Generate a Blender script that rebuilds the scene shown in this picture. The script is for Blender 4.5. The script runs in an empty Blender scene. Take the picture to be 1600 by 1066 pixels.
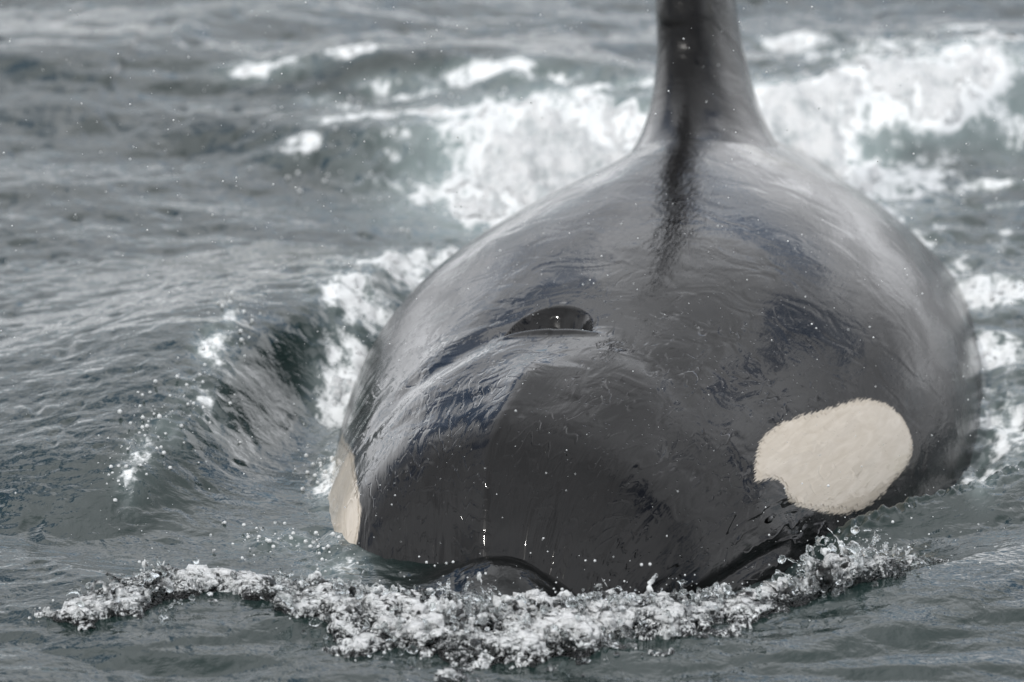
import bpy, math, random
import numpy as np
from mathutils import Vector, Matrix
R = math.radians
random.seed(7)
rng = np.random.default_rng(11)
sc = bpy.context.scene
col = sc.collection

# ------------------------------------------------------------------ camera
PITCH, DIST, PXM = R(14.0), 18.0, 762.0          # 762 photo pixels per metre at 18 m
FW = np.array([0, math.cos(PITCH), -math.sin(PITCH)])
UP = np.array([0, math.sin(PITCH), math.cos(PITCH)])
RT = np.array([1.0, 0, 0])
CAM = -((765 - 800) / PXM * RT - (885 - 533) / PXM * UP + DIST * FW)
cd = bpy.data.cameras.new('camera')
cam = bpy.data.objects.new('camera', cd); col.objects.link(cam); sc.camera = cam
cam.location = CAM.tolist()
cam.rotation_euler = (R(90) - PITCH, 0, 0)
cd.sensor_width = 36.0
cd.lens = PXM * DIST * 36.0 / 1600.0
cd.clip_start, cd.clip_end = 0.5, 5000.0
cd.dof.use_dof = True
cd.dof.focus_distance = 18.05
cd.dof.aperture_fstop = 3.8

# ------------------------------------------------------------------ sky, sun, exposure
SUN_EL, SUN_AZ = R(46), R(-38)                    # azimuth from straight behind the camera, towards the left
sun_dir = Vector((math.sin(SUN_AZ) * math.cos(SUN_EL), -math.cos(SUN_AZ) * math.cos(SUN_EL), math.sin(SUN_EL)))
w = bpy.data.worlds.new('World'); sc.world = w; w.use_nodes = True
nt = w.node_tree; nt.nodes.clear()
def N(nt, kind, **kw):
    n = nt.nodes.new(kind)
    for k, v in kw.items():
        if k.startswith('i_'):
            n.inputs[k[2:].replace('_', ' ')].default_value = v
        else:
            setattr(n, k, v)
    return n
def L(nt, a, b): nt.links.new(a, b)
def M(nt, op, a, b=None, c=None, clamp=False):
    n = nt.nodes.new('ShaderNodeMath'); n.operation = op; n.use_clamp = clamp
    for i, v in enumerate((a, b, c)):
        if v is None: continue
        if isinstance(v, (int, float)): n.inputs[i].default_value = v
        else: nt.links.new(v, n.inputs[i])
    return n.outputs[0]
def SS(nt, v, lo, hi, a=0.0, b=1.0):
    n = nt.nodes.new('ShaderNodeMapRange'); n.interpolation_type = 'SMOOTHSTEP'
    n.inputs['From Min'].default_value = lo; n.inputs['From Max'].default_value = hi
    n.inputs['To Min'].default_value = a; n.inputs['To Max'].default_value = b
    nt.links.new(v, n.inputs['Value']); return n.outputs[0]
def MIX(nt, f, a, b):
    n = nt.nodes.new('ShaderNodeMix'); n.data_type = 'RGBA'
    for s, v in ((n.inputs['Factor'], f), (n.inputs['A'], a), (n.inputs['B'], b)):
        if isinstance(v, (int, float)): s.default_value = v
        elif isinstance(v, tuple): s.default_value = (*v, 1)
        else: nt.links.new(v, s)
    return n.outputs['Result']
sky = N(nt, 'ShaderNodeTexSky', sky_type='NISHITA', sun_disc=False, sun_elevation=SUN_EL,
        sun_rotation=math.atan2(sun_dir.x, sun_dir.y), altitude=0.0, air_density=1.0, dust_density=1.0)
tc = N(nt, 'ShaderNodeTexCoord')
sep = N(nt, 'ShaderNodeSeparateXYZ'); L(nt, tc.outputs['Generated'], sep.inputs[0])
zz = M(nt, 'ADD', M(nt, 'MAXIMUM', sep.outputs['Z'], 0.0), 0.22)
cmb = N(nt, 'ShaderNodeCombineXYZ')
L(nt, M(nt, 'DIVIDE', sep.outputs['X'], zz), cmb.inputs['X']); L(nt, M(nt, 'DIVIDE', sep.outputs['Y'], zz), cmb.inputs['Y'])
big = N(nt, 'ShaderNodeTexNoise', i_Scale=1.15, i_Detail=6.0, i_Roughness=0.58, i_Distortion=0.35); bmp = N(nt, 'ShaderNodeMapping'); bmp.inputs['Location'].default_value = (2.3, 0.4, 0); L(nt, cmb.outputs[0], bmp.inputs['Vector']); L(nt, bmp.outputs[0], big.inputs['Vector'])
mp = N(nt, 'ShaderNodeMapping'); mp.inputs['Location'].default_value = (5.1, 2.6, 5.0); L(nt, cmb.outputs[0], mp.inputs['Vector'])
gap = N(nt, 'ShaderNodeTexNoise', i_Scale=1.7, i_Detail=5.0, i_Roughness=0.55, i_Distortion=0.5); L(nt, mp.outputs[0], gap.inputs['Vector'])
hor = M(nt, 'ADD', 1.0, M(nt, 'MULTIPLY', 0.15, M(nt, 'EXPONENT', M(nt, 'MULTIPLY', M(nt, 'ABSOLUTE', sep.outputs['Z']), -3.5))))   # overcast pales towards the horizon
cl = SS(nt, big.outputs['Fac'], 0.34, 0.66, 0.70, 1.60)
cloudcol = N(nt, 'ShaderNodeVectorMath', operation='SCALE'); cloudcol.inputs[0].default_value = (0.97, 0.985, 1.02)
L(nt, M(nt, 'MULTIPLY', cl, hor), cloudcol.inputs['Scale'])
skys = N(nt, 'ShaderNodeVectorMath', operation='SCALE'); skys.inputs['Scale'].default_value = 0.11
L(nt, sky.outputs[0], skys.inputs[0])
hole = SS(nt, gap.outputs['Fac'], 0.56, 0.61)
mixs = MIX(nt, hole, cloudcol.outputs[0], skys.outputs[0])
bg = N(nt, 'ShaderNodeBackground'); L(nt, mixs, bg.inputs['Color']); bg.inputs['Strength'].default_value = 1.0
wo = N(nt, 'ShaderNodeOutputWorld'); L(nt, bg.outputs[0], wo.inputs['Surface'])

sl = bpy.data.lights.new('sun', 'SUN'); sl.energy = 1.2; sl.angle = R(2.0); sl.color = (1.0, 0.97, 0.93)
so = bpy.data.objects.new('sun', sl); col.objects.link(so)
so.rotation_euler = (-sun_dir).to_track_quat('-Z', 'Y').to_euler(); so.location = (sun_dir * 40)
sc.view_settings.view_transform = 'Standard'; sc.view_settings.look = 'None'
sc.view_settings.exposure = 0.0; sc.view_settings.gamma = 1.0
sc.view_settings.use_curve_mapping = False
sc.cycles.use_denoising = True
sc.cycles.max_bounces = 12; sc.cycles.transmission_bounces = 10; sc.cycles.glossy_bounces = 4
sc.cycles.transparent_max_bounces = 8
sc.cycles.sample_clamp_indirect = 4.0
sc.cycles.caustics_reflective = False; sc.cycles.caustics_refractive = False

# ------------------------------------------------------------------ helpers
def proj(P):
    d = P - CAM; z = d @ FW
    return np.stack([800 + PXM * DIST * (d @ RT) / z, 533 - PXM * DIST * (d @ UP) / z], -1)
def G(px, py, z=0.0):
    """a point of the sea surface, measured on the photograph, in metres"""
    d = FW + (px - 800) / (PXM * DIST) * RT - (py - 533) / (PXM * DIST) * UP
    t = (z - CAM[2]) / d[2]
    return (CAM + t * d)
_perm = np.random.default_rng(3).permutation(4096)
def _h(*a):
    r = np.zeros_like(a[0])
    for i in a: r = _perm[(r + i) & 4095]
    return r
def pn2(x, y, seed=0):
    xi, yi = np.floor(x).astype(np.int64), np.floor(y).astype(np.int64)
    xf, yf = x - xi, y - yi
    u, v = xf ** 3 * (xf * (xf * 6 - 15) + 10), yf ** 3 * (yf * (yf * 6 - 15) + 10)
    def g(i, j):
        a = _h(xi + i + 0 * yi, yi + j, 0 * xi + seed) * (2 * math.pi / 4096)
        return np.cos(a) * (xf - i) + np.sin(a) * (yf - j)
    a, b = g(0, 0), g(1, 0); c, d = g(0, 1), g(1, 1)
    return ((a + u * (b - a)) * (1 - v) + (c + u * (d - c)) * v) * 1.5
def fbm(x, y, seed, octv=4, gain=.5, lac=2.03):
    r = np.zeros_like(x); a = 1.0
    for k in range(octv):
        r += a * pn2(x, y, seed + 17 * k); x, y, a = x * lac + 3.1, y * lac - 1.7, a * gain
    return r
def sst(x, a, b):
    t = np.clip((x - a) / (b - a), 0, 1); return t * t * (3 - 2 * t)
def mesh_from(name, co, faces, mat, parent=None, smooth=True, uv=None, attrs=None):
    """faces: (n,3) or (n,4) int array"""
    me = bpy.data.meshes.new(name)
    k = faces.shape[1]
    me.vertices.add(len(co)); me.vertices.foreach_set('co', np.asarray(co, np.float32).ravel())
    me.loops.add(faces.size); me.loops.foreach_set('vertex_index', faces.ravel().astype(np.int32))
    me.polygons.add(len(faces)); me.polygons.foreach_set('loop_start', np.arange(0, faces.size, k, dtype=np.int32))
    me.polygons.foreach_set('loop_total', np.full(len(faces), k, np.int32))
    me.update(calc_edges=True)
    if smooth: me.polygons.foreach_set('use_smooth', np.ones(len(faces), bool))
    if uv is not None:
        l = me.uv_layers.new(name='flow'); l.data.foreach_set('uv', np.asarray(uv, np.float32)[faces.ravel()].ravel())
    for an, av in (attrs or {}).items():
        a = me.attributes.new(an, 'FLOAT', 'POINT'); a.data.foreach_set('value', np.asarray(av, np.float32))
    me.validate()
    if mat: me.materials.append(mat)
    o = bpy.data.objects.new(name, me); col.objects.link(o)
    if parent: o.parent = parent
    return o
def grid_faces(nr, nc, wrap=False):
    i = np.arange(nr - 1)[:, None]; j = np.arange(nc if wrap else nc - 1)[None]
    j2 = (j + 1) % nc
    return np.stack([i * nc + j, i * nc + j2, (i + 1) * nc + j2, (i + 1) * nc + j], -1).reshape(-1, 4)
def mat(name):
    m = bpy.data.materials.new(name); m.use_nodes = True
    nt = m.node_tree; nt.nodes.clear()
    out = N(nt, 'ShaderNodeOutputMaterial'); return m, nt, out
def tag(o, label=None, cat=None, kind=None):
    if label: o['label'] = label
    if cat: o['category'] = cat
    if kind: o['kind'] = kind
    return o

# ------------------------------------------------------------------ materials
def skin_material(name, patch=False):
    m, nt, out = mat(name)
    uv = N(nt, 'ShaderNodeUVMap', uv_map='flow')
    def noise(sx, sy, detail=2.0, dist=0.0, off=0.0, rough=.5):
        mp = N(nt, 'ShaderNodeMapping'); mp.inputs['Scale'].default_value = (sx, sy, 1); mp.inputs['Location'].default_value = (off, off * .7, 0)
        L(nt, uv.outputs[0], mp.inputs['Vector'])
        t = N(nt, 'ShaderNodeTexNoise', noise_dimensions='2D', i_Scale=1.0, i_Detail=detail, i_Distortion=dist, i_Roughness=rough)
        L(nt, mp.outputs[0], t.inputs['Vector']); return t.outputs['Fac']
    sepu = N(nt, 'ShaderNodeSeparateXYZ'); L(nt, uv.outputs[0], sepu.inputs[0])
    s_ = sepu.outputs['X']
    # wandering lines where the sheet of water breaks up
    def lines(n, k, wd):
        a = M(nt, 'ABSOLUTE', M(nt, 'SUBTRACT', M(nt, 'FRACT', M(nt, 'MULTIPLY', n, k)), 0.5))
        return SS(nt, a, 0.0, wd, 1.0, 0.0)
    tco = N(nt, 'ShaderNodeTexCoord'); spo = N(nt, 'ShaderNodeSeparateXYZ'); L(nt, tco.outputs['Object'], spo.inputs[0])
    lev = M(nt, 'ADD', M(nt, 'MULTIPLY', spo.outputs['Z'], 42.0), M(nt, 'MULTIPLY', noise(8, 9, 2.5, 0.3), 3.4))
    ln = lines(lev, 1.0, 0.17)
    msk = SS(nt, noise(6, 5, 3.0, 0.4, 8.3), 0.43, 0.55)
    front = SS(nt, s_, 0.65, 1.15, 1.0, 0.08)
    ln = M(nt, 'MULTIPLY', M(nt, 'MULTIPLY', ln, msk), front)
    fine = noise(28, 90, 3.0, 0.4, 2.0, .6)                 # streaks running aft
    riv = noise(6.0, 24, 3.0, 1.2, 15.0)
    fine2 = noise(75, 60, 2.0, 0.2, 5.0)
    soft = noise(9, 7, 2.0, 0.6, 12.0)
    fl = SS(nt, noise(6, 5, 2.0, 0.0, 3.1), 0.42, 0.62)
    aft = SS(nt, s_, 0.75, 1.6, 0.25, 1.0)
    h = M(nt, 'ADD', M(nt, 'MULTIPLY', ln, 0.00055),
          M(nt, 'ADD', M(nt, 'MULTIPLY', M(nt, 'MULTIPLY', fine, aft), 0.0006),
            M(nt, 'ADD', M(nt, 'MULTIPLY', M(nt, 'MULTIPLY', fine2, fl), 0.00028), M(nt, 'ADD', M(nt, 'MULTIPLY', soft, SS(nt, s_, 0.3, 0.9, 0.0042, 0.0026)), M(nt, 'MULTIPLY', riv, SS(nt, s_, 0.2, 0.8, 0.00045, 0.0002))))))
    # beads of water
    mpv = N(nt, 'ShaderNodeMapping'); mpv.inputs['Scale'].default_value = (60, 38, 1); L(nt, uv.outputs[0], mpv.inputs['Vector'])
    vo = N(nt, 'ShaderNodeTexVoronoi', voronoi_dimensions='2D', i_Scale=1.0); L(nt, mpv.outputs[0], vo.inputs['Vector'])
    sc_ = N(nt, 'ShaderNodeSeparateColor'); L(nt, vo.outputs['Color'], sc_.inputs[0])
    bead = M(nt, 'MULTIPLY', SS(nt, vo.outputs['Distance'], 0.03, 0.16, 1.0, 0.0), M(nt, 'GREATER_THAN', sc_.outputs[0], 0.86))
    h = M(nt, 'ADD', h, M(nt, 'MULTIPLY', bead, 0.0012))
    bm = N(nt, 'ShaderNodeBump', i_Strength=1.0, i_Distance=1.0); L(nt, h, bm.inputs['Height'])
    p = N(nt, 'ShaderNodeBsdfPrincipled')
    if patch:
        bm.inputs['Distance'].default_value = 0.45
        c = MIX(nt, noise(14, 40, 4.0, 0.6, 1.0), (0.46, 0.40, 0.32), (0.64, 0.58, 0.50))
        L(nt, c, p.inputs['Base Color']); p.inputs['Roughness'].default_value = 0.45
        p.inputs['Coat Weight'].default_value = 0.9
    else:
        at = N(nt, 'ShaderNodeAttribute', attribute_name='pale')
        edge = SS(nt, M(nt, 'ADD', at.outputs['Fac'], M(nt, 'MULTIPLY', M(nt, 'SUBTRACT', noise(40, 150, 2.0), 0.5), 0.9)), 0.35, 0.75)
        dark = MIX(nt, noise(11, 30, 4.0, 0.5, 6.0), (0.0028, 0.0028, 0.003), (0.0065, 0.0063, 0.0065))
        L(nt, MIX(nt, edge, dark, (0.52, 0.46, 0.38)), p.inputs['Base Color'])
        L(nt, SS(nt, noise(4, 6, 3.0, 0.5, 4.0), 0.35, 0.7, 0.16, 0.34), p.inputs['Roughness'])
        side = SS(nt, M(nt, 'ABSOLUTE', sepu.outputs['Y']), 0.30, 0.95)          # less coat down the flanks, put in to dim their sky reflection
        aft2 = SS(nt, s_, 0.65, 1.15)
        L(nt, M(nt, 'SUBTRACT', 0.9, M(nt, 'MULTIPLY', aft2, M(nt, 'ADD', 0.12, M(nt, 'MULTIPLY', side, 0.48)))), p.inputs['Coat Weight'])
    p.inputs['IOR'].default_value = 1.42; p.inputs['Specular IOR Level'].default_value = 0.10
    L(nt, SS(nt, s_, 0.7, 1.7, 0.035, 0.09), p.inputs['Coat Roughness']); p.inputs['Coat IOR'].default_value = 1.33
    L(nt, bm.outputs[0], p.inputs['Normal']); L(nt, bm.outputs[0], p.inputs['Coat Normal'])
    L(nt, p.outputs[0], out.inputs['Surface'])
    return m
M_SKIN = skin_material('wet_black_skin')
M_PATCH = skin_material('cream_skin', True)

def water_material():
    m, nt, out = mat('sea_water')
    tc = N(nt, 'ShaderNodeTexCoord')
    def noise(scale, detail=3.0, dist=0.0, stretch=(1, 1, 1), rough=.55):
        mp = N(nt, 'ShaderNodeMapping'); mp.inputs['Scale'].default_value = stretch; L(nt, tc.outputs['Object'], mp.inputs['Vector'])
        t = N(nt, 'ShaderNodeTexNoise', i_Scale=scale, i_Detail=detail, i_Distortion=dist, i_Roughness=rough); L(nt, mp.outputs[0], t.inputs['Vector'])
        return t.outputs['Fac']
    h = M(nt, 'ADD', M(nt, 'MULTIPLY', noise(11.0, 4.0, 0.4, (1, .8, 1)), 0.007), M(nt, 'MULTIPLY', noise(60.0, 3.0, 0.3), 0.0004))
    bm = N(nt, 'ShaderNodeBump', i_Strength=1.0, i_Distance=1.0); L(nt, h, bm.inputs['Height'])
    p = N(nt, 'ShaderNodeBsdfPrincipled')
    at = N(nt, 'ShaderNodeAttribute', attribute_name='foam')
    f = M(nt, 'ADD', at.outputs['Fac'], M(nt, 'ADD', M(nt, 'MULTIPLY', M(nt, 'SUBTRACT', noise(26.0, 5.0, 0.8, (1, .6, 1), .65), 0.5), 0.9),
            M(nt, 'MULTIPLY', M(nt, 'SUBTRACT', noise(110.0, 2.0), 0.5), 0.35)))
    f = SS(nt, f, 0.42, 0.80)
    base = MIX(nt, noise(1.7, 2.0), (0.008, 0.018, 0.0165), (0.015, 0.029, 0.027))
    shal = N(nt, 'ShaderNodeAttribute', attribute_name='shallow')       # black snout seen through the water over it
    base = MIX(nt, shal.outputs['Fac'], base, (0.002, 0.0025, 0.0025))
    wa = N(nt, 'ShaderNodeAttribute', attribute_name='wash')              # fine bubbles stirred under the surface
    milky = MIX(nt, M(nt, 'MULTIPLY', SS(nt, wa.outputs['Fac'], 0.15, 0.95), 0.75), base, (0.34, 0.41, 0.41))
    L(nt, MIX(nt, f, milky, (0.80, 0.82, 0.82)), p.inputs['Base Color'])
    L(nt, SS(nt, f, 0.0, 1.0, 0.035, 0.55), p.inputs['Roughness'])
    p.inputs['IOR'].default_value = 1.333
    L(nt, bm.outputs[0], p.inputs['Normal'])
    L(nt, p.outputs[0], out.inputs['Surface'])
    return m
M_WATER = water_material()

def foam_material():
    m, nt, out = mat('white_foam')
    tc = N(nt, 'ShaderNodeTexCoord')
    t = N(nt, 'ShaderNodeTexNoise', i_Scale=70.0, i_Detail=4.0, i_Roughness=.65); L(nt, tc.outputs['Object'], t.inputs['Vector'])
    t2 = N(nt, 'ShaderNodeTexNoise', i_Scale=13.0, i_Detail=3.0); L(nt, tc.outputs['Object'], t2.inputs['Vector'])
    bm = N(nt, 'ShaderNodeBump', i_Strength=1.0, i_Distance=0.012); L(nt, t.outputs['Fac'], bm.inputs['Height'])
    p = N(nt, 'ShaderNodeBsdfPrincipled', i_Roughness=0.4, i_IOR=1.33)
    L(nt, MIX(nt, SS(nt, M(nt, 'ADD', M(nt, 'MULTIPLY', t.outputs['Fac'], .5), M(nt, 'MULTIPLY', t2.outputs['Fac'], .5)), 0.34, 0.56), (0.42, 0.46, 0.47), (0.78, 0.79, 0.79)), p.inputs['Base Color'])
    L(nt, bm.outputs[0], p.inputs['Normal']); L(nt, p.outputs[0], out.inputs['Surface'])
    return m
M_FOAM = foam_material()

def splash_material(name, white):
    m, nt, out = mat(name)
    tc = N(nt, 'ShaderNodeTexCoord')
    t = N(nt, 'ShaderNodeTexNoise', i_Scale=16.0, i_Detail=5.0, i_Roughness=.68); L(nt, tc.outputs['Object'], t.inputs['Vector'])
    t2 = N(nt, 'ShaderNodeTexNoise', i_Scale=150.0, i_Detail=2.0); L(nt, tc.outputs['Object'], t2.inputs['Vector'])
    bm = N(nt, 'ShaderNodeBump', i_Strength=1.0, i_Distance=0.0018); L(nt, t2.outputs['Fac'], bm.inputs['Height'])
    g = N(nt, 'ShaderNodeBsdfPrincipled', i_Roughness=0.02, i_IOR=1.333)
    g.inputs['Transmission Weight'].default_value = 1.0; g.inputs['Base Color'].default_value = (0.93, 0.97, 0.97, 1)
    L(nt, bm.outputs[0], g.inputs['Normal'])
    d = N(nt, 'ShaderNodeBsdfPrincipled', i_Roughness=0.15, i_IOR=1.333); d.inputs['Base Color'].default_value = (0.80, 0.82, 0.82, 1)
    L(nt, bm.outputs[0], d.inputs['Normal'])
    mx = N(nt, 'ShaderNodeMixShader'); L(nt, SS(nt, t.outputs['Fac'], white, white + .16, 0.0, 0.8), mx.inputs[0])
    L(nt, g.outputs[0], mx.inputs[1]); L(nt, d.outputs[0], mx.inputs[2]); L(nt, mx.outputs[0], out.inputs['Surface'])
    return m
M_SPLASH = splash_material('splashing_water', 0.50)
M_DROP = splash_material('water_drops', 0.30)
def churn_material():
    m, nt, out = mat('churned_water')
    tc = N(nt, 'ShaderNodeTexCoord'); at = N(nt, 'ShaderNodeAttribute', attribute_name='white')
    t = N(nt, 'ShaderNodeTexNoise', i_Scale=120.0, i_Detail=4.0, i_Roughness=.7, i_Distortion=1.5); L(nt, tc.outputs['Object'], t.inputs['Vector'])
    v = N(nt, 'ShaderNodeTexVoronoi', i_Scale=95.0, feature='SMOOTH_F1'); L(nt, tc.outputs['Object'], v.inputs['Vector'])
    f = M(nt, 'ADD', at.outputs['Fac'], M(nt, 'MULTIPLY', M(nt, 'SUBTRACT', t.outputs['Fac'], .5), 2.6))
    f = SS(nt, f, 0.0, 0.66)
    h = M(nt, 'ADD', M(nt, 'MULTIPLY', t.outputs['Fac'], .008), M(nt, 'MULTIPLY', v.outputs['Distance'], -.004))
    bm = N(nt, 'ShaderNodeBump', i_Strength=1.0, i_Distance=1.0); L(nt, h, bm.inputs['Height'])
    p = N(nt, 'ShaderNodeBsdfPrincipled', i_IOR=1.4)
    L(nt, SS(nt, f, 0.15, 0.75, 1.0, 0.0), p.inputs['Transmission Weight'])
    L(nt, MIX(nt, f, (0.86, 0.93, 0.93), (0.86, 0.87, 0.87)), p.inputs['Base Color'])

    L(nt, SS(nt, f, 0.0, 1.0, 0.03, 0.12), p.inputs['Roughness'])
    L(nt, bm.outputs[0], p.inputs['Normal']); L(nt, p.outputs[0], out.inputs['Surface'])
    return m
M_CHURN = churn_material()

# ------------------------------------------------------------------ the sea: one sheet, fine near the whale, coarse to the horizon
def axis(lo, hi, step0, far):
    a = [lo]
    while a[-1] < hi: a.append(a[-1] + step0(a[-1]))
    b, s = [a[-1]], step0(hi)
    while b[-1] < far: s *= 1.35; b.append(b[-1] + s)
    c, s = [a[0]], step0(lo)
    while c[-1] > -far: s *= 1.35; c.append(c[-1] - s)
    return np.array(c[:0:-1] + a + b[1:])
XS = axis(-1.75, 1.85, lambda v: 0.0038, 1500)
YS = axis(-1.35, 6.6, lambda v: 0.0075 if v < 0.6 else 0.0075 + 0.0042 * (v - 0.6), 1500)
X, Y = np.meshgrid(XS, YS)
def seg_dist(px, py, hs, X, Y):
    """distance to a polyline, side (+ left of its direction) and the value interpolated along it"""
    best = np.full(X.shape, 1e9); side = np.ones_like(X); val = np.zeros_like(X)
    for k in range(len(px) - 1):
        ax, ay, bx, by = px[k], py[k], px[k + 1], py[k + 1]
        dx, dy = bx - ax, by - ay; l2 = dx * dx + dy * dy
        t = np.clip(((X - ax) * dx + (Y - ay) * dy) / l2, 0, 1)
        ex, ey = X - ax - t * dx, Y - ay - t * dy
        d = np.hypot(ex, ey); m = d < best
        best = np.where(m, d, best); side = np.where(m, np.sign(dx * ey - dy * ex), side)
        val = np.where(m, hs[k] + t * (hs[k + 1] - hs[k]), val)
    return best, side, val
def smooth_line(pts, n=8):
    P = np.array(pts, float); t = np.arange(len(P)); T = np.linspace(0, len(P) - 1, (len(P) - 1) * n + 1)
    m = np.gradient(P, axis=0); i = np.clip(T.astype(int), 0, len(P) - 2); f = (T - i)[:, None]
    return (2*f**3-3*f**2+1)*P[i]+(f**3-2*f**2+f)*m[i]+(-2*f**3+3*f**2)*P[i+1]+(f**3-f**2)*m[i+1]
def crest(pts, wl, wr, X, Y, base=0.0):
    """pts: (photo x, photo y, crest height); returns a ridge, wl/wr its widths left and right of the line"""
    q = [(*G(a, b, c + base)[:2], c) for a, b, c in pts]
    q = smooth_line(q, 4)
    d, s, v = seg_dist(q[:, 0], q[:, 1], q[:, 2], X, Y)
    wd = np.where(s > 0, wl, wr)
    return v * np.exp(-(d / wd) ** 1.7)
BOW = [(-260, 800, 0), (-60, 842, .02), (30, 862, .035), (130, 882, .05), (250, 897, .062), (400, 910, .066), (540, 925, .06), (640, 940, .055), (720, 946, .05), (800, 947, .05), (880, 943, .052), (960, 935, .055),
       (1100, 920, .055), (1220, 903, .06), (1320, 887, .07), (1400, 874, .075), (1480, 863, .065), (1560, 853, .045), (1680, 838, .02), (1850, 815, 0)]
LEFT = [(40, 845, 0), (116, 800, .03), (185, 745, .06), (225, 690, .085), (290, 620, .11), (350, 555, .135), (400, 495, .15), (470, 460, .14), (560, 425, .09), (640, 390, 0)]
RIGHT = [(1225, 880, .0), (1280, 845, .05), (1340, 806, .09), (1400, 787, .10), (1500, 776, .095), (1600, 762, .08), (1750, 745, .04), (2000, 720, 0)]
FLANK = [(.35, -.1, 0), (.55, .1, .06), (.72, .4, .115), (.88, .8, .12), (1.0, 1.3, .10), (1.02, 1.9, .05), (1.0, 2.5, 0)]
def sea_height(X, Y, detail=True):
    near = np.exp(-(np.maximum(np.abs(X) - 3, 0) / 6) ** 2) * np.exp(-(np.maximum(np.abs(Y - 2.5) - 5, 0) / 6) ** 2)
    wx = X + .10 * pn2(X * 1.3, Y * 1.3, 91); wy = Y + .10 * pn2(X * 1.3 + 9, Y * 1.3, 92)
    h = .032 * pn2(wx * .55 + 4, wy * .95, 1) + .015 * pn2(wx * 1.5, wy * 2.0, 2)
    chop = fbm(wx * 3.0, wy * 4.0, 3, 4, .46)
    chop = chop - .25 * np.abs(chop)
    far = sst(Y, .9, 3.2)
    calm = 1 - .5 * np.exp(-(((X - .95) / .8) ** 2 + ((Y + .75) / .4) ** 2))
    h = h * (.30 + .70 * far) + .015 * chop * (.22 + .34 * far) * calm
    h += .010 * fbm(wx * 2.6, wy * 6.0, 14, 2, .45) * (1 - sst(Y, -.6, -.2))      # glassy undulations ahead of the wave
    if detail:
        r = fbm(wx * 14, wy * 14, 5, 4, .55)
        h += .0013 * r * calm
        pit = pn2(wx * 11, wy * 7, 7) + .5 * pn2(wx * 23, wy * 15, 8)
        h -= .011 * np.clip(pit - .42, 0, 1) * (Y > -.55)
        h += .0035 * np.abs(pn2(wx * 6.5, wy * 5, 9)) * calm
    h *= near
    # the wave the head pushes, its arms and the hollows behind them
    h += .8 * crest(BOW, .13, .44, X, Y)
    h += crest(LEFT, .55, .14, X, Y)
    h += crest(RIGHT, .07, .20, X, Y, -.10)
    fq = smooth_line(FLANK, 4); d, s_, v = seg_dist(fq[:, 0], fq[:, 1], fq[:, 2], X, Y)
    h -= v * np.exp(-(d / .30) ** 2)
    def dent(px, py, rx, ry, a):
        c = G(px, py); return a * np.exp(-((X - c[0]) / rx) ** 2 - ((Y - c[1]) / ry) ** 2)
    h += dent(1080, 905, .30, .26, -.07) + dent(470, 640, .16, .55, -.07) + dent(1000, 905, .2, .2, -.04)
    # the swelling over the snout just under the surface
    dm = ((X - .045) / .135) ** 2 + ((Y + .13) / .15) ** 2
    h += .070 * np.exp(-dm ** 1.2)
    # wake and breaking crests astern
    h += crest([(250, 165, 0), (330, 165, .03), (450, 174, .07), (600, 178, .09), (740, 175, .09), (900, 165, .09), (1030, 160, .08), (1150, 150, 0)], .5, .22, X, Y)
    h += crest([(1100, 150, 0), (1180, 160, .08), (1280, 155, .09), (1400, 140, .10), (1500, 120, .11), (1600, 105, .10), (1720, 85, .06), (1900, 50, 0)], .6, .22, X, Y)
    h += crest([(480, 90, 0), (560, 90, .04), (720, 95, .06), (900, 110, .06), (1010, 125, .05), (1100, 130, 0)], .4, .2, X, Y)
    h += crest([(-200, 140, 0), (0, 140, .03), (150, 150, .04), (330, 165, 0)], .6, .3, X, Y)
    h += crest([(-300, 55, 0), (-50, 55, .03), (150, 50, .035), (330, 40, .03), (520, 20, .02), (650, 10, 0)], .6, .35, X, Y)
    h += dent(520, 260, .5, .5, -.03) + dent(1500, 230, .35, .5, -.03)
    return h
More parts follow.
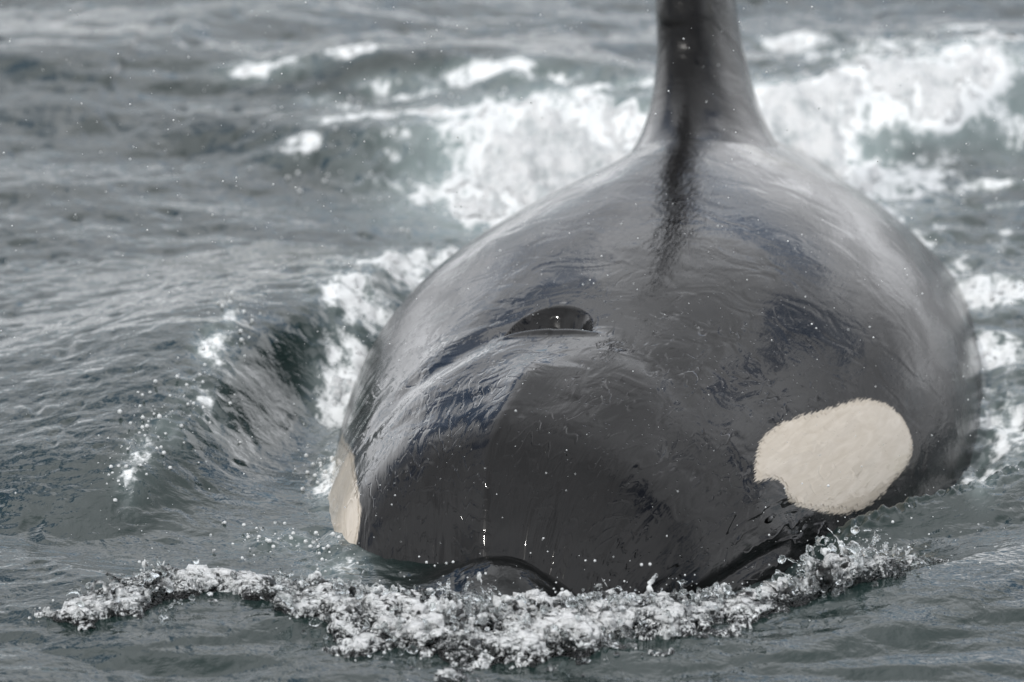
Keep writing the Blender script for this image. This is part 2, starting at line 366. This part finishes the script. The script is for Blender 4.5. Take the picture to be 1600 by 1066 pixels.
# foam patches: photo x, y, half-width and half-height in photo pixels, strength
FOAM = [(860, 240, 150, 68, 1.35), (930, 190, 110, 40, .9), (960, 250, 90, 45, 1.3), (760, 285, 70, 26, .9), (790, 165, 90, 22, .55), (700, 210, 70, 35, .5),
        (420, 90, 75, 11, .60), (500, 128, 40, 8, .58), (545, 152, 35, 6, .55), (600, 115, 45, 9, .60), (655, 132, 60, 9, .68), (740, 118, 120, 11, .70), (860, 127, 90, 9, .68), (960, 147, 80, 10, .80), (545, 82, 50, 9, .55),
        (690, 177, 80, 9, .62), (620, 225, 90, 35, .50), (470, 205, 80, 22, .36), (560, 180, 90, 10, .5), (850, 160, 150, 16, .62), (660, 260, 40, 25, .55), (640, 380, 70, 40, .5),
        (610, 425, 95, 40, .58), (560, 480, 70, 50, .56), (545, 560, 55, 80, .56), (535, 650, 35, 70, .58), (510, 705, 22, 45, .64), (700, 360, 60, 35, .5), (470, 800, 90, 20, .50), (525, 838, 45, 22, .55),
        (200, 745, 26, 24, .40), (222, 715, 30, 30, .42), (260, 690, 40, 20, .48), (310, 655, 50, 30, .42), (350, 580, 30, 50, .40), (330, 580, 25, 25, .62), (360, 545, 14, 25, .55),
        (1250, 215, 100, 75, 1.4), (1340, 240, 110, 60, .8), (1330, 165, 90, 35, .9), (1430, 150, 130, 32, 1.05), (1535, 125, 75, 50, 1.05), (1350, 60, 120, 28, .60), (1250, 30, 70, 18, .55), (1560, 55, 80, 30, .58), (1420, 18, 60, 10, .5), (1500, 8, 70, 9, .5), (1330, 110, 90, 25, .5),
        (1330, 290, 80, 45, .75), (1430, 320, 90, 45, .48), (1550, 235, 70, 9, .56), (1560, 268, 65, 7, .56), (1545, 415, 85, 26, .62), (1560, 490, 60, 30, .58), (1570, 570, 60, 60, .60), (1555, 650, 55, 55, .60), (1530, 715, 25, 28, .62),
        (1500, 370, 60, 30, .5), (1450, 230, 90, 40, .45), (1380, 90, 130, 30, .5), (1230, 80, 60, 30, .4), (1590, 330, 60, 40, .42), (1400, 390, 70, 30, .5), (1590, 180, 40, 20, .5)]
def foam_field(X, Y, grow=1.0):
    f = np.zeros_like(X)
    for px, py, rx, ry, a in FOAM:
        c = G(px, py, .06); e = G(px + rx, py, .06)[0] - c[0]; t = (G(px, py - ry, .06)[1] - G(px, py + ry, .06)[1]) / 2
        if t <= 0 or t > 3: continue
        f = np.maximum(f, a * np.exp(-(((X - c[0]) / (e * grow)) ** 2 + ((Y - c[1]) / (t * grow)) ** 2) ** (1.3 if grow == 1 else .9)))
    return f
H = sea_height(X, Y)
WASH = foam_field(X, Y, 1.75)
FM = foam_field(X, Y)
# ragged field: sheets torn by noise
RAG = fbm(X * 5, Y * 2.6, 40, 5, .6) * .50 + fbm(X * 24, Y * 12, 45, 4, .7) * .26
FV = FM + RAG * np.clip(FM * 2.2, 0, 1) * (1 - .35 * np.clip(FM, 0, 1.2))
H = H + .03 * np.clip(FM, 0, 1) * fbm(X * 9, Y * 7, 60, 3, .6)
# braided little ridge beside the flank
q = smooth_line([(*G(a, b, c - .10)[:2], c) for a, b, c in RIGHT], 4)
d, s, v = seg_dist(q[:, 0], q[:, 1], q[:, 2], X, Y)
H += np.exp(-(d / .045) ** 2) * (v > .01) * (.012 * np.abs(pn2(X * 30 + Y * 14, Y * 16, 71)) + .009 * pn2(X * 60, Y * 36, 72))
sea = mesh_from('water', np.stack([X, Y, H], -1).reshape(-1, 3), grid_faces(len(YS), len(XS)), M_WATER, attrs={'foam': (FV + .16 * np.clip(WASH, 0, 1)).ravel(), 'wash': np.clip(WASH + .25 * WASH * RAG, 0, 1).ravel(), 'shallow': np.exp(-(((X - .05) / .24) ** 2 + ((Y + .12) / .26) ** 2) ** 2).ravel()})
tag(sea, 'choppy grey green sea around the whale', 'water', 'structure')
from numpy import interp
def sea_z(x, y):
    """bilinear height of the finished sheet"""
    x, y = np.asarray(x, float), np.asarray(y, float)
    i = np.clip(np.searchsorted(YS, y) - 1, 0, len(YS) - 2); j = np.clip(np.searchsorted(XS, x) - 1, 0, len(XS) - 2)
    u = np.clip((x - XS[j]) / (XS[j + 1] - XS[j]), 0, 1); v = np.clip((y - YS[i]) / (YS[i + 1] - YS[i]), 0, 1)
    return (H[i, j] * (1 - u) + H[i, j + 1] * u) * (1 - v) + (H[i + 1, j] * (1 - u) + H[i + 1, j + 1] * u) * v

# thick foam: a torn, lumpy crust that rises out of the water wherever the sea is broken
TH = .78
sel = FV > TH - .06
keep = sel[:-1, :-1] & sel[1:, :-1] & sel[:-1, 1:] & sel[1:, 1:]
fi = grid_faces(len(YS), len(XS)).reshape(len(YS) - 1, len(XS) - 1, 4)[keep]
lump = .5 + fbm(X * 18, Y * 14, 80, 3, .6) * .6 + np.abs(pn2(X * 45, Y * 36, 84)) * .4
FZ = H + np.clip(FV - TH, -.06, .6) * .030 * np.clip(lump, .4, 1.6) + .003 * np.sign(FV - TH) * np.clip(np.abs(FV - TH) * 20, 0, 1)
used = np.unique(fi); remap = np.full(X.size, -1); remap[used] = np.arange(len(used))
foam = mesh_from('wake_foam', np.stack([X, Y, FZ], -1).reshape(-1, 3)[used], remap[fi], M_FOAM)
tag(foam, 'white broken foam of the wake and crests around the whale', 'foam', 'stuff')

# ------------------------------------------------------------------ the orca
K = np.array([-.35, -.2, -.08, .03, .15, .35, .65, 1.0, 1.4, 1.8, 2.3, 2.9, 3.6, 4.4, 5.2, 6.0])
W_R = [.004, .157, .285, .372, .426, .482, .556, .633, .693, .703, .658, .564, .421, .28, .14, .06]   # half-width, its right
W_L = [.009, .148, .258, .345, .426, .507, .598, .684, .727, .706, .656, .590, .428, .28, .14, .06]   # half-width, its left
TOP = [-.320, -.235, -.110, .078, .205, .276, .325, .373, .412, .419, .384, .255, .08, -.08, -.24, -.34]
CEN = [-.355, -.31, -.275, -.248, -.236, -.222, -.211, -.208, -.206, -.208, -.226, -.279, -.374, -.40, -.42, -.44]
BOT = [-.40, -.45, -.52, -.60, -.66, -.74, -.82, -.88, -.94, -.97, -.96, -.90, -.80, -.68, -.58, -.52]
E_R = [2.055, 2.2, 2.25, 2.25, 2.15, 2.183, 2.186, 2.185, 2.251, 2.006, 1.60, 1.57, 1.6, 1.8, 2, 2]
E_L = [2.081, 2.2, 2.22, 2.22, 2.20, 2.297, 2.216, 2.175, 2.098, 1.976, 1.77, 1.55, 1.5, 1.8, 2, 2]
HEAD, BEND, ROLL = R(16.16), -.02534, R(5.92)
def cub(v, S):
    v = np.array(v, float); m = np.gradient(v, K); i = np.clip(np.searchsorted(K, S) - 1, 0, len(K) - 2)
    h = K[i + 1] - K[i]; t = (S - K[i]) / h
    return (2*t**3-3*t**2+1)*v[i]+(t**3-2*t**2+t)*h*m[i]+(-2*t**3+3*t**2)*v[i+1]+(t**3-t**2)*h*m[i+1]
def pose(u, s, z):
    """roll and bend of the body; heading is on the empty"""
    u, z = u * math.cos(ROLL) - (z + .2) * math.sin(ROLL), u * math.sin(ROLL) + (z + .2) * math.cos(ROLL) - .2
    return np.stack([u + BEND * np.clip(s, 0, 3.2) ** 2 + 2 * BEND * 3.2 * np.clip(s - 3.2, 0, None), s, z], -1)
def raw(S, PH):
    cs, sn = np.cos(PH), np.sin(PH); left = cs > 0
    W = np.where(left, cub(W_L, S), cub(W_R, S)); ex = 2 / np.where(left, cub(E_L, S), cub(E_R, S))
    ex = np.where(sn > 0, ex, 1.0)
    u = W * np.sign(cs) * np.abs(cs) ** ex; c = cub(CEN, S)
    z = np.where(sn > 0, c + (cub(TOP, S) - c) * np.abs(sn) ** ex, c - (c - cub(BOT, S)) * np.abs(sn) ** ex)
    return u, z
B_S0, B_W, B_L, B_D = .705, .098, .150, .075       # blowhole: front lip, half-width, length, depth
def relief(S, PH, u, z):
    """height added along the surface normal"""
    top = np.sin(PH) > 0
    # keel down the middle of the forehead
    k = .030 * np.exp(-(np.sqrt((u - .016) ** 2 + 4e-4) - .02) / .05) * sst(S, -.25, 0) * (1 - sst(S, .30, .66))
    # forehead swelling, parted from the neck by a shallow furrow on each side
    lx = np.array([.745, .69, .61, .55, .47, .36]); lu = np.array([.095, .15, .215, .285, .33, .37])
    dd, sd, _ = seg_dist(lx, lu, np.zeros(6), S, np.abs(u))
    fade = sst(S, .34, .50) * (1 - sst(S, .74, .80))
    k += np.where(top, np.where(u < 0, 1.0, .45) * fade * (-.0065 * np.exp(-(dd / .055) ** 2) + .003 * np.exp(-((dd - .09) / .06) ** 2)), 0)
    # shallow dish round the blowhole
    k += np.where(top, -.010 * np.exp(-(((S - .76) / .14) ** 2 + (u / .17) ** 2)), 0)
    # blowhole
    u = u + .014
    a = np.clip(1 - (u / B_W) ** 2, 0, 1) ** .55; rear = B_L * a + 1e-4
    t = (S - B_S0) / rear
    ins = (t > 0) & (t < 1) & (np.abs(u) < B_W) & top
    k += np.where(ins, -B_D * a ** .9 * (1 - sst(t, .35, 1.0)), 0)
    k += np.where(top, .008 * np.exp(-((S - B_S0 + .010) / .014) ** 2) * np.exp(-(u / (B_W * 1.05)) ** 6) * (S <= B_S0 + .001), 0)
    u = u - .014
    # ridge that carries the dorsal fin
    k += np.where(top, .030 * np.exp(-(u / .13) ** 2) * sst(S, 1.3, 2.2) * (1 - sst(S, 3.0, 3.9)), 0)
    # brow above the eye, mouth line below it
    k += .007 * np.exp(-((S - .40) / .10) ** 2 - ((np.abs(PH - np.pi / 2) - 1.12) / .10) ** 2)
    k += -.010 * np.exp(-((np.abs(PH - np.pi / 2) - (1.33 + .1 * (S - .1))) / .03) ** 2) * (1 - sst(S, .40, .48))
    return k, ins
def lin(a, b, st): return list(np.arange(a, b, st))
SS_ = np.array(lin(-.35, .0, .01) + lin(.0, .69, .0055) + lin(.69, .86, .0022) + lin(.86, 1.5, .008) + lin(1.5, 3.2, .013) + lin(3.2, 6.0, .06) + [6.0])
NA = 460
ph_top = np.linspace(-.35, np.pi + .35, 400); ph_bot = np.linspace(np.pi + .35, 2 * np.pi - .35, 62)[1:-1]
# crowd the angles towards the crown of the head, where the blowhole is
tt = np.linspace(-1, 1, 400); ph_top = np.pi / 2 + (np.pi / 2 + .35) * (.55 * tt + .45 * tt ** 3)
PHS = np.concatenate([ph_top, ph_bot])
Sg, Pg = np.meshgrid(SS_, PHS, indexing='ij')
def surface(Sg, Pg):
    u, z = raw(Sg, Pg); P = np.stack([u, Sg, z], -1)
    e = 1e-3
    u1, z1 = raw(Sg, Pg + e); u0, z0 = raw(Sg, Pg - e)
    Sa, Sb = np.clip(Sg - .004, -.35, 6), np.clip(Sg + .004, -.35, 6)
    ua, za = raw(Sa, Pg); ub, zb = raw(Sb, Pg)
    t1 = np.stack([u1 - u0, 0 * u, z1 - z0], -1); t2 = np.stack([ub - ua, Sb - Sa, zb - za], -1)
    n = np.cross(t2, t1); n /= np.linalg.norm(n, axis=-1, keepdims=True) + 1e-12
    out = np.stack([np.cos(Pg), 0 * u, np.sin(Pg)], -1); n *= np.sign((n * out).sum(-1, keepdims=True) + 1e-9)
    k, ins = relief(Sg, Pg, u, z)
    P = P + n * k[..., None]
    return pose(P[..., 0], P[..., 1], P[..., 2]), n, ins
BODY, NRM, INS = surface(Sg, Pg)
# cream patches, in (distance from the snout, angle round the body)
PATCH_L = [(.431, .498), (.486, .578), (.571, .634), (.676, .628), (.817, .572), (.942, .529), (1.017, .485), (1.077, .417), (1.102, .343), (1.092, .262), (1.042, .219), (.947, .195), (.862, .176),
           (.772, .172), (.671, .208), (.561, .294), (.516, .355), (.520, .415), (.508, .450), (.480, .474), (.452, .486)]
PATCH_R = [(.90, 2.66), (.777, 2.607), (.64, 2.53), (.506, 2.452), (.336, 2.385), (.206, 2.325), (.136, 2.300), (.096, 2.315), (.071, 2.345), (.055, 2.39), (.07, 2.47), (.2, 2.6), (.35, 2.72), (.6, 2.80), (.85, 2.76)]
def poly_sd(poly, S, Pg):
    """signed distance (m) to a closed outline, positive inside"""
    q = smooth_line(poly + poly[:1], 4); a = np.stack([q[:, 0], q[:, 1] * .55], -1)
    x, y = S, Pg * .55; best = np.full(S.shape, 1e9); inside = np.zeros(S.shape, bool)
    for k in range(len(a) - 1):
        (ax, ay), (bx, by) = a[k], a[k + 1]; dx, dy = bx - ax, by - ay
        t = np.clip(((x - ax) * dx + (y - ay) * dy) / (dx * dx + dy * dy + 1e-12), 0, 1)
        best = np.minimum(best, np.hypot(x - ax - t * dx, y - ay - t * dy))
        c = ((ay > y) != (by > y)) & (x < dx * (y - ay) / (dy if abs(dy) > 1e-9 else 1e-9) + ax)
        inside ^= c
    return np.where(inside, best, -best)
sdL, sdR = poly_sd(PATCH_L, Sg, Pg), poly_sd(PATCH_R, Sg, Pg)
sd = np.maximum(sdL, sdR)
pale = np.clip(.5 + sd / .022, 0, 1)
chin = sst(Pg, -.35, -.2)  # white chin below the mouth
chinm = np.clip((.045 - np.abs(Pg - .06)) / .03, 0, 1) * np.clip((.06 - np.abs(Sg - .46)) / .03, 0, 1)
pale = np.maximum(pale, chinm)
UVb = np.stack([Sg, (Pg - np.pi / 2)], -1).reshape(-1, 2)
orca = bpy.data.objects.new('orca', None); col.objects.link(orca)
orca.rotation_euler = (0, 0, -HEAD)
tag(orca, 'glossy black orca with cream eye patches surfacing towards the viewer', 'whale')
nr, nc = Sg.shape
co = BODY.reshape(-1, 3)
gf = grid_faces(nr, nc, wrap=True)
body = mesh_from('body', co, gf, M_SKIN, orca, uv=UVb, attrs={'pale': pale.ravel()})
def skin_piece(name, mask, material, off, label=None):
    k = mask[:-1, :-1] & mask[1:, :-1] & mask[:-1, 1:] & mask[1:, 1:]
    f = grid_faces(nr, nc).reshape(nr - 1, nc - 1, 4)[k]
    us = np.unique(f); rm = np.full(nr * nc, -1); rm[us] = np.arange(len(us))
    npo = NRM.reshape(-1, 3)
    nu, nz = npo[:, 0] * math.cos(ROLL) - npo[:, 2] * math.sin(ROLL), npo[:, 0] * math.sin(ROLL) + npo[:, 2] * math.cos(ROLL)
    nn = np.stack([nu, npo[:, 1], nz], -1)
    o = mesh_from(name, (co + nn * off)[us], rm[f], material, orca, uv=UVb[us], attrs={'pale': pale.ravel()[us]})
    if label: o['label'] = label
    return o
jag = fbm(Sg * 110, Pg * 45, 120, 3) * .006
skin_piece('eye_patch', sdL + jag > .006, M_PATCH, .0009, 'large cream oval patch behind the eye on the right of the picture')
skin_piece('eye_patch', sdR + jag > .006, M_PATCH, .0009, 'cream patch seen edge on at the left of the head')
hole_part = skin_piece('blowhole', INS, M_SKIN, .0008, 'open dark blowhole with a straight wet front lip')

# eye, a small dark bead in its fold just ahead of each patch
def ball(name, c, r, material, parent, nu=20, nv=12):
    a = np.linspace(0, 2 * np.pi, nu, endpoint=False); b = np.linspace(0, np.pi, nv)
    A, B = np.meshgrid(a, b)
    P = np.stack([np.cos(A) * np.sin(B) * r[0], np.sin(A) * np.sin(B) * r[1], np.cos(B) * r[2]], -1) + np.array(c)
    return mesh_from(name, P.reshape(-1, 3), grid_faces(nv, nu, wrap=True), material, parent, uv=np.zeros((nu * nv, 2)))
for ph in (.33, np.pi - .33):
    s0 = .425 if ph < 1 else .06
    p_, _, _ = surface(np.array([[s0]]), np.array([[ph]]))
    ball('eye', p_[0, 0], (.005, .018, .007), M_SKIN, orca)
# nasal plug inside the blowhole
pl, _, _ = surface(np.array([[.86]]), np.array([[1.545]]))
ball('nasal_plug', pl[0, 0] + np.array([.040, -.010, -.050]), (.050, .045, .026), M_SKIN, hole_part, 40, 24)

# dorsal fin: rounded foil sections stacked along a swept blade, flared into the ridge of the back
def back_z(u, S):
    left = u > 0; W = np.where(left, cub(W_L, S), cub(W_R, S)); e = np.where(left, cub(E_L, S), cub(E_R, S)); c = cub(CEN, S)
    z = c + (cub(TOP, S) - c) * np.clip(1 - (np.abs(u) / W) ** e, 1e-4, 1) ** (1 / e)
    return z + .030 * np.exp(-(u / .13) ** 2) * sst(S, 1.3, 2.2) * (1 - sst(S, 3.0, 3.9))
def dorsal_fin():
    na, nf, nh = 128, 36, 70
    th = np.linspace(0, 2 * np.pi, na, endpoint=False); xc = (1 - np.cos(th)) / 2
    foil = np.sign(np.sin(th)) * np.abs(np.sin(th)) ** .8 * (1.08 - .45 * xc)
    def section(h):
        tip = max(0, h / 1.35)
        return .108 * (1 - .75 * tip) * foil - .024, (2.36 + .50 * tip + .25 * tip ** 2) + (.70 * (1 - tip ** 1.6) + .04) * xc
    fu, fs = .215 * foil, 2.05 + 1.25 * xc                      # footprint on the back
    fz = back_z(fu, fs) - .006
    h0 = .24; tu, ts = section(h0); tz = .40 + h0 + 0 * tu
    rows = []
    for v in np.linspace(0, 1, nf):                             # concave fillet: leaves the back flat, ends upright
        a, b = math.sin(v * math.pi / 2), 1 - math.cos(v * math.pi / 2)
        rows.append(np.stack([fu + (tu - fu) * a, fs + (ts - fs) * a, fz + (tz - fz) * b], -1))
    for h in np.linspace(h0, 1.35, nh)[1:]:
        cu, cs_ = section(h); rows.append(np.stack([cu, cs_, .40 + h + 0 * cu], -1))
    A = np.array(rows); P = pose(A[..., 0], A[..., 1], A[..., 2])
    uv = np.stack([A[..., 1] + 2 * (A[..., 2] - .4), A[..., 0] * 2 + A[..., 1] * .3], -1).reshape(-1, 2)
    return mesh_from('dorsal_fin', P.reshape(-1, 3), grid_faces(len(A), na, wrap=True), M_SKIN, orca, uv=uv, attrs={'pale': np.zeros(A.shape[0] * na)})
dorsal_fin()

# ------------------------------------------------------------------ splash thrown up by the snout
def icos(sub=1):
    import bmesh
    b = bmesh.new(); bmesh.ops.create_icosphere(b, subdivisions=sub, radius=1.0)
    v = np.array([x.co[:] for x in b.verts]); f = np.array([[q.index for q in x.verts] for x in b.faces]); b.free()
    return v, f
IV, IF = icos(2)
IV1, IF1 = icos(1)
def balls_mesh(C, Rd, V, Fc, squash=None):
    n = len(C); sc3 = Rd[:, None, None] * (np.ones((n, 1, 3)) if squash is None else squash[:, None, :])
    P = V[None] * sc3 + C[:, None]
    F_ = Fc[None] + (np.arange(n) * len(V))[:, None, None]
    return P.reshape(-1, 3), F_.reshape(-1, 3)
# line of the splash: photo x, y of its middle (at crest height), half-depth across (m), height (m), density
SPL = [(40, 945, .03, .006, 0), (90, 950, .05, .015, .35), (130, 950, .08, .03, .6), (180, 940, .12, .045, .85), (250, 918, .12, .05, .8), (330, 908, .10, .04, .6), (420, 918, .11, .045, .8), (520, 938, .16, .05, 1), (620, 962, .22, .055, 1.15), (720, 975, .26, .06, 1.2),
       (820, 975, .26, .06, 1.2), (920, 962, .22, .065, 1.2), (1020, 952, .18, .06, 1.1), (1110, 938, .13, .06, 1), (1200, 925, .10, .055, .9), (1270, 905, .10, .10, 1.6), (1310, 900, .09, .11, 1.8), (1370, 890, .07, .10, 1.6), (1420, 880, .035, .05, .7), (1470, 872, .025, .03, .4), (1500, 872, .02, .01, 0)]
q = smooth_line([(*G(a, b, .04)[:2], c, d_, e) for a, b, c, d_, e in SPL], 10)
seglen = np.hypot(np.diff(q[:, 0]), np.diff(q[:, 1])); wgt = seglen * (q[:-1, 2] + .03) * q[:-1, 4]; wgt /= wgt.sum()
# broken water: a churned sheet with folded ridges, steeper and higher along the line
SX = np.arange(q[:, 0].min() - .25, q[:, 0].max() + .12, .0026); SY = np.arange(q[:, 1].min() - .45, q[:, 1].max() + .32, .0036)
SX, SY = np.meshgrid(SX, SY)
d, sd_, hh = seg_dist(q[::3, 0], q[::3, 1], q[::3, 3], SX, SY); _, _, ww = seg_dist(q[::3, 0], q[::3, 1], q[::3, 2], SX, SY)
_, _, ee = seg_dist(q[::3, 0], q[::3, 1], q[::3, 4], SX, SY)
env = np.exp(-(d / (ww * .66)) ** 2.2) * np.clip(ee * 1.7, 0, 1)
wx_ = SX + .020 * fbm(SX * 14, SY * 14, 401, 2); wy_ = SY + .020 * fbm(SX * 14 + 5, SY * 14, 402, 2)
def ridged(x, y, seed, octv, gain=.55):
    r_, a_, w_ = 0, 1.0, 1.0
    for k in range(octv):
        n_ = (1 - np.abs(pn2(x, y, seed + 13 * k)) * 1.25) ** 2 * w_; r_ = r_ + a_ * n_; w_ = np.clip(n_ * 1.6, 0, 1)
        x, y, a_ = x * 2.05 + 1.3, y * 2.05 - 2.1, a_ * gain
    return r_
rdg = ridged(wx_ * 14, wy_ * 9, 410, 5, .66); fin_ = ridged(wx_ * 48, wy_ * 34, 460, 3, .6)
clump = fbm(SX * 5, SY * 4, 200, 3, .6)
torn = env + (.34 * fbm(SX * 9, SY * 6, 430, 4, .65) + .12 * clump) * (env > .01)
lift = np.clip(torn - .30, -.12, 1)
sz = sea_z(SX, SY) + lift * hh * (.62 * np.clip(.35 + .40 * rdg + .45 * clump, .05, 2.0)) + np.clip(lift * 3, 0, 1) * .011 * (fin_ - .6) + .004 * np.clip(lift * 20, -1, 1)
gx, gy = np.gradient(sz, .0036, .0026)
push = -.010 * np.clip(lift * 3, 0, 1)
SXd = SX + push * np.clip(gy, -1.2, 1.2); SYd = SY + push * np.clip(gx, -1.2, 1.2) - .012 * np.clip(rdg - 1, 0, 1) * np.clip(lift * 3, 0, 1)
ks = torn > .24
kf = ks[:-1, :-1] & ks[1:, :-1] & ks[:-1, 1:] & ks[1:, 1:]
sf = grid_faces(*SX.shape).reshape(SX.shape[0] - 1, SX.shape[1] - 1, 4)[kf]
us = np.unique(sf); rm = np.full(SX.size, -1); rm[us] = np.arange(len(us))
white = np.clip((torn - .30) * 1.3, 0, 1) * .30 + .22 * np.clip(rdg - .95, -1, 1) + .34 * (fin_ - .75) + .30 * clump
crust = mesh_from('bow_foam', np.stack([SXd, SYd, sz], -1).reshape(-1, 3)[us], rm[sf], M_CHURN, attrs={'white': white.ravel()[us]})
tag(crust, 'churned silvery water and bubbles of the wave pushed by the snout', 'foam', 'stuff')
# blobs and bubbles standing on it
nb = 5200
idx = rng.choice(len(wgt), nb, p=wgt); f = rng.random(nb)
a0 = q[idx] * (1 - f[:, None]) + q[idx + 1] * f[:, None]
tang = np.stack([q[idx + 1, 0] - q[idx, 0], q[idx + 1, 1] - q[idx, 1]], -1); tang /= np.linalg.norm(tang, axis=1)[:, None]
off = rng.normal(0, .42, nb); nx, ny = -tang[:, 1], tang[:, 0]
cx, cy = a0[:, 0] + nx * off * a0[:, 2], a0[:, 1] + ny * off * a0[:, 2]
crown = np.clip((a0[:, 3] - .07) / .03, 0, 1)
keepb = (crown > .3) | (rng.random(nb) < .62)
hz = rng.random(nb) ** 1.4 * a0[:, 3] * np.exp(-(off / .7) ** 2) * (.8 + .35 * crown)
rad = .003 + .008 * rng.random(nb) ** 2.5
cz = sea_z(cx, cy) + hz
C_ = np.stack([cx, cy, cz], -1)[keepb]; R_ = rad[keepb]
# fingers and crowns thrown out of the mass
fing_c, fing_r = [], []
for k in range(420):
    i = rng.choice(len(wgt), p=wgt); o_ = rng.normal(0, .35) * q[i, 2]
    t_ = q[i + 1, :2] - q[i, :2]; t_ /= np.linalg.norm(t_)
    x, y = q[i, 0] - t_[1] * o_, q[i, 1] + t_[0] * o_; z = float(sea_z(x, y)) + q[i, 3] * .35 * rng.random()
    v = np.array([rng.normal(0, .35), -.1 + rng.normal(0, .35), .55 + .5 * rng.random()]) * math.sqrt(q[i, 3] / .06)
    T_ = .03 + .09 * rng.random(); n = 14; r0 = .0035 + .005 * rng.random()
    for t in np.linspace(0, T_, n):
        fing_c.append((x + v[0] * t, y + v[1] * t, z + v[2] * t - 4.9 * t * t)); fing_r.append(r0 * (1 - .55 * t / T_) * (1.0 + .25 * math.sin(60 * t + k)))
    if rng.random() < .6:
        fing_c.append((x + v[0] * T_, y + v[1] * T_, z + v[2] * T_ - 4.9 * T_ ** 2)); fing_r.append(r0 * 1.15)
C_ = np.concatenate([C_, np.array(fing_c)]); R_ = np.concatenate([R_, np.array(fing_r)])
P_, F_ = balls_mesh(C_, R_, IV1, IF1, np.clip(rng.normal(1, .45, (len(C_), 3)), .35, 2.2))
splash = mesh_from('bow_splash', P_, F_, M_SPLASH)
md = splash.modifiers.new('r', 'REMESH'); md.mode = 'VOXEL'; md.voxel_size = .003; md.use_smooth_shade = True
ms = splash.modifiers.new('s', 'SMOOTH'); ms.factor = .5; ms.iterations = 7
dg = bpy.context.evaluated_depsgraph_get()
me = bpy.data.meshes.new_from_object(splash.evaluated_get(dg)); old = splash.data
splash.modifiers.clear(); splash.data = me; bpy.data.meshes.remove(old); me.name = 'bow_splash'
vv = np.empty(len(me.vertices) * 3, np.float32); me.vertices.foreach_get('co', vv); vv = vv.reshape(-1, 3).astype(float)
vn = np.empty(len(me.vertices) * 3, np.float32); me.vertex_normals.foreach_get('vector', vn); vn = vn.reshape(-1, 3)
amp = .0025 * fbm(vv[:, 0] * 55 + vv[:, 2] * 40, vv[:, 1] * 55 - vv[:, 2] * 48, 300, 3, .6) - .002 * np.abs(pn2(vv[:, 0] * 120 + vv[:, 2] * 90, vv[:, 1] * 110 - vv[:, 2] * 100, 310))
vv += vn * amp[:, None]; me.vertices.foreach_set('co', vv.astype(np.float32).ravel()); me.update()
if not me.materials: me.materials.append(M_SPLASH)
me.polygons.foreach_set('use_smooth', np.ones(len(me.polygons), bool))
tag(splash, 'clear glassy splash and bubbles thrown up ahead of the snout', 'splash', 'stuff')
print('splash faces', len(me.polygons))

# ------------------------------------------------------------------ drops in the air
n = 2900
px, py = rng.uniform(-100, 1700, n), rng.uniform(-60, 1000, n)
yy = rng.uniform(-.9, 3.5, n)
d = FW[None] + ((px - 800) / (PXM * DIST))[:, None] * RT[None] - ((py - 533) / (PXM * DIST))[:, None] * UP[None]
t = (yy - CAM[1]) / d[:, 1]; C_ = CAM[None] + t[:, None] * d
good = (C_[:, 2] > sea_z(C_[:, 0], C_[:, 1]) + .01) & (C_[:, 2] < 1.1)
C_ = C_[good]; R_ = .0007 + .0018 * rng.random(len(C_)) ** 4
P_, F_ = balls_mesh(C_, R_, IV1, IF1)
# drops torn off the splash
i = rng.choice(len(wgt), 420, p=wgt)
cx = q[i, 0] + rng.normal(0, .05, 420); cy = q[i, 1] + rng.normal(0, .8, 420) * q[i, 2]
cz = sea_z(cx, cy) + rng.exponential(.035, 420) * (q[i, 3] / .06) + .012
P2, F2 = balls_mesh(np.stack([cx, cy, cz], -1), .0009 + .0028 * rng.random(420) ** 3, IV, IF)
cc = []
for (xa, ya, xb, yb, nn_, sp) in [(180, 755, 230, 690, 110, .035), (230, 690, 330, 640, 70, .04), (330, 600, 400, 500, 60, .035), (490, 640, 520, 720, 90, .03), (380, 795, 540, 815, 110, .03), (640, 280, 740, 200, 90, .12), (560, 200, 700, 260, 120, .15), (1300, 60, 1580, 110, 90, .15)]:
    t_ = rng.random(nn_)
    for k in range(nn_):
        g = G(xa + (xb - xa) * t_[k], ya + (yb - ya) * t_[k], .06); x, y = g[0] + rng.normal(0, sp), g[1] + rng.normal(0, sp * 2)
        cc.append((x, y, float(sea_z(x, y)) + rng.exponential(.010) - .001))
P3, F3 = balls_mesh(np.array(cc), .0008 + .0046 * rng.random(len(cc)) ** 3.2, IV, IF)
P2, F2 = np.concatenate([P2, P3]), np.concatenate([F2, F3 + len(P2)])
spray = mesh_from('spray', np.concatenate([P_, P2]), np.concatenate([F_, F2 + len(P_)]), M_DROP)
tag(spray, 'fine drops of spray hanging in the air over the sea', 'spray', 'stuff')
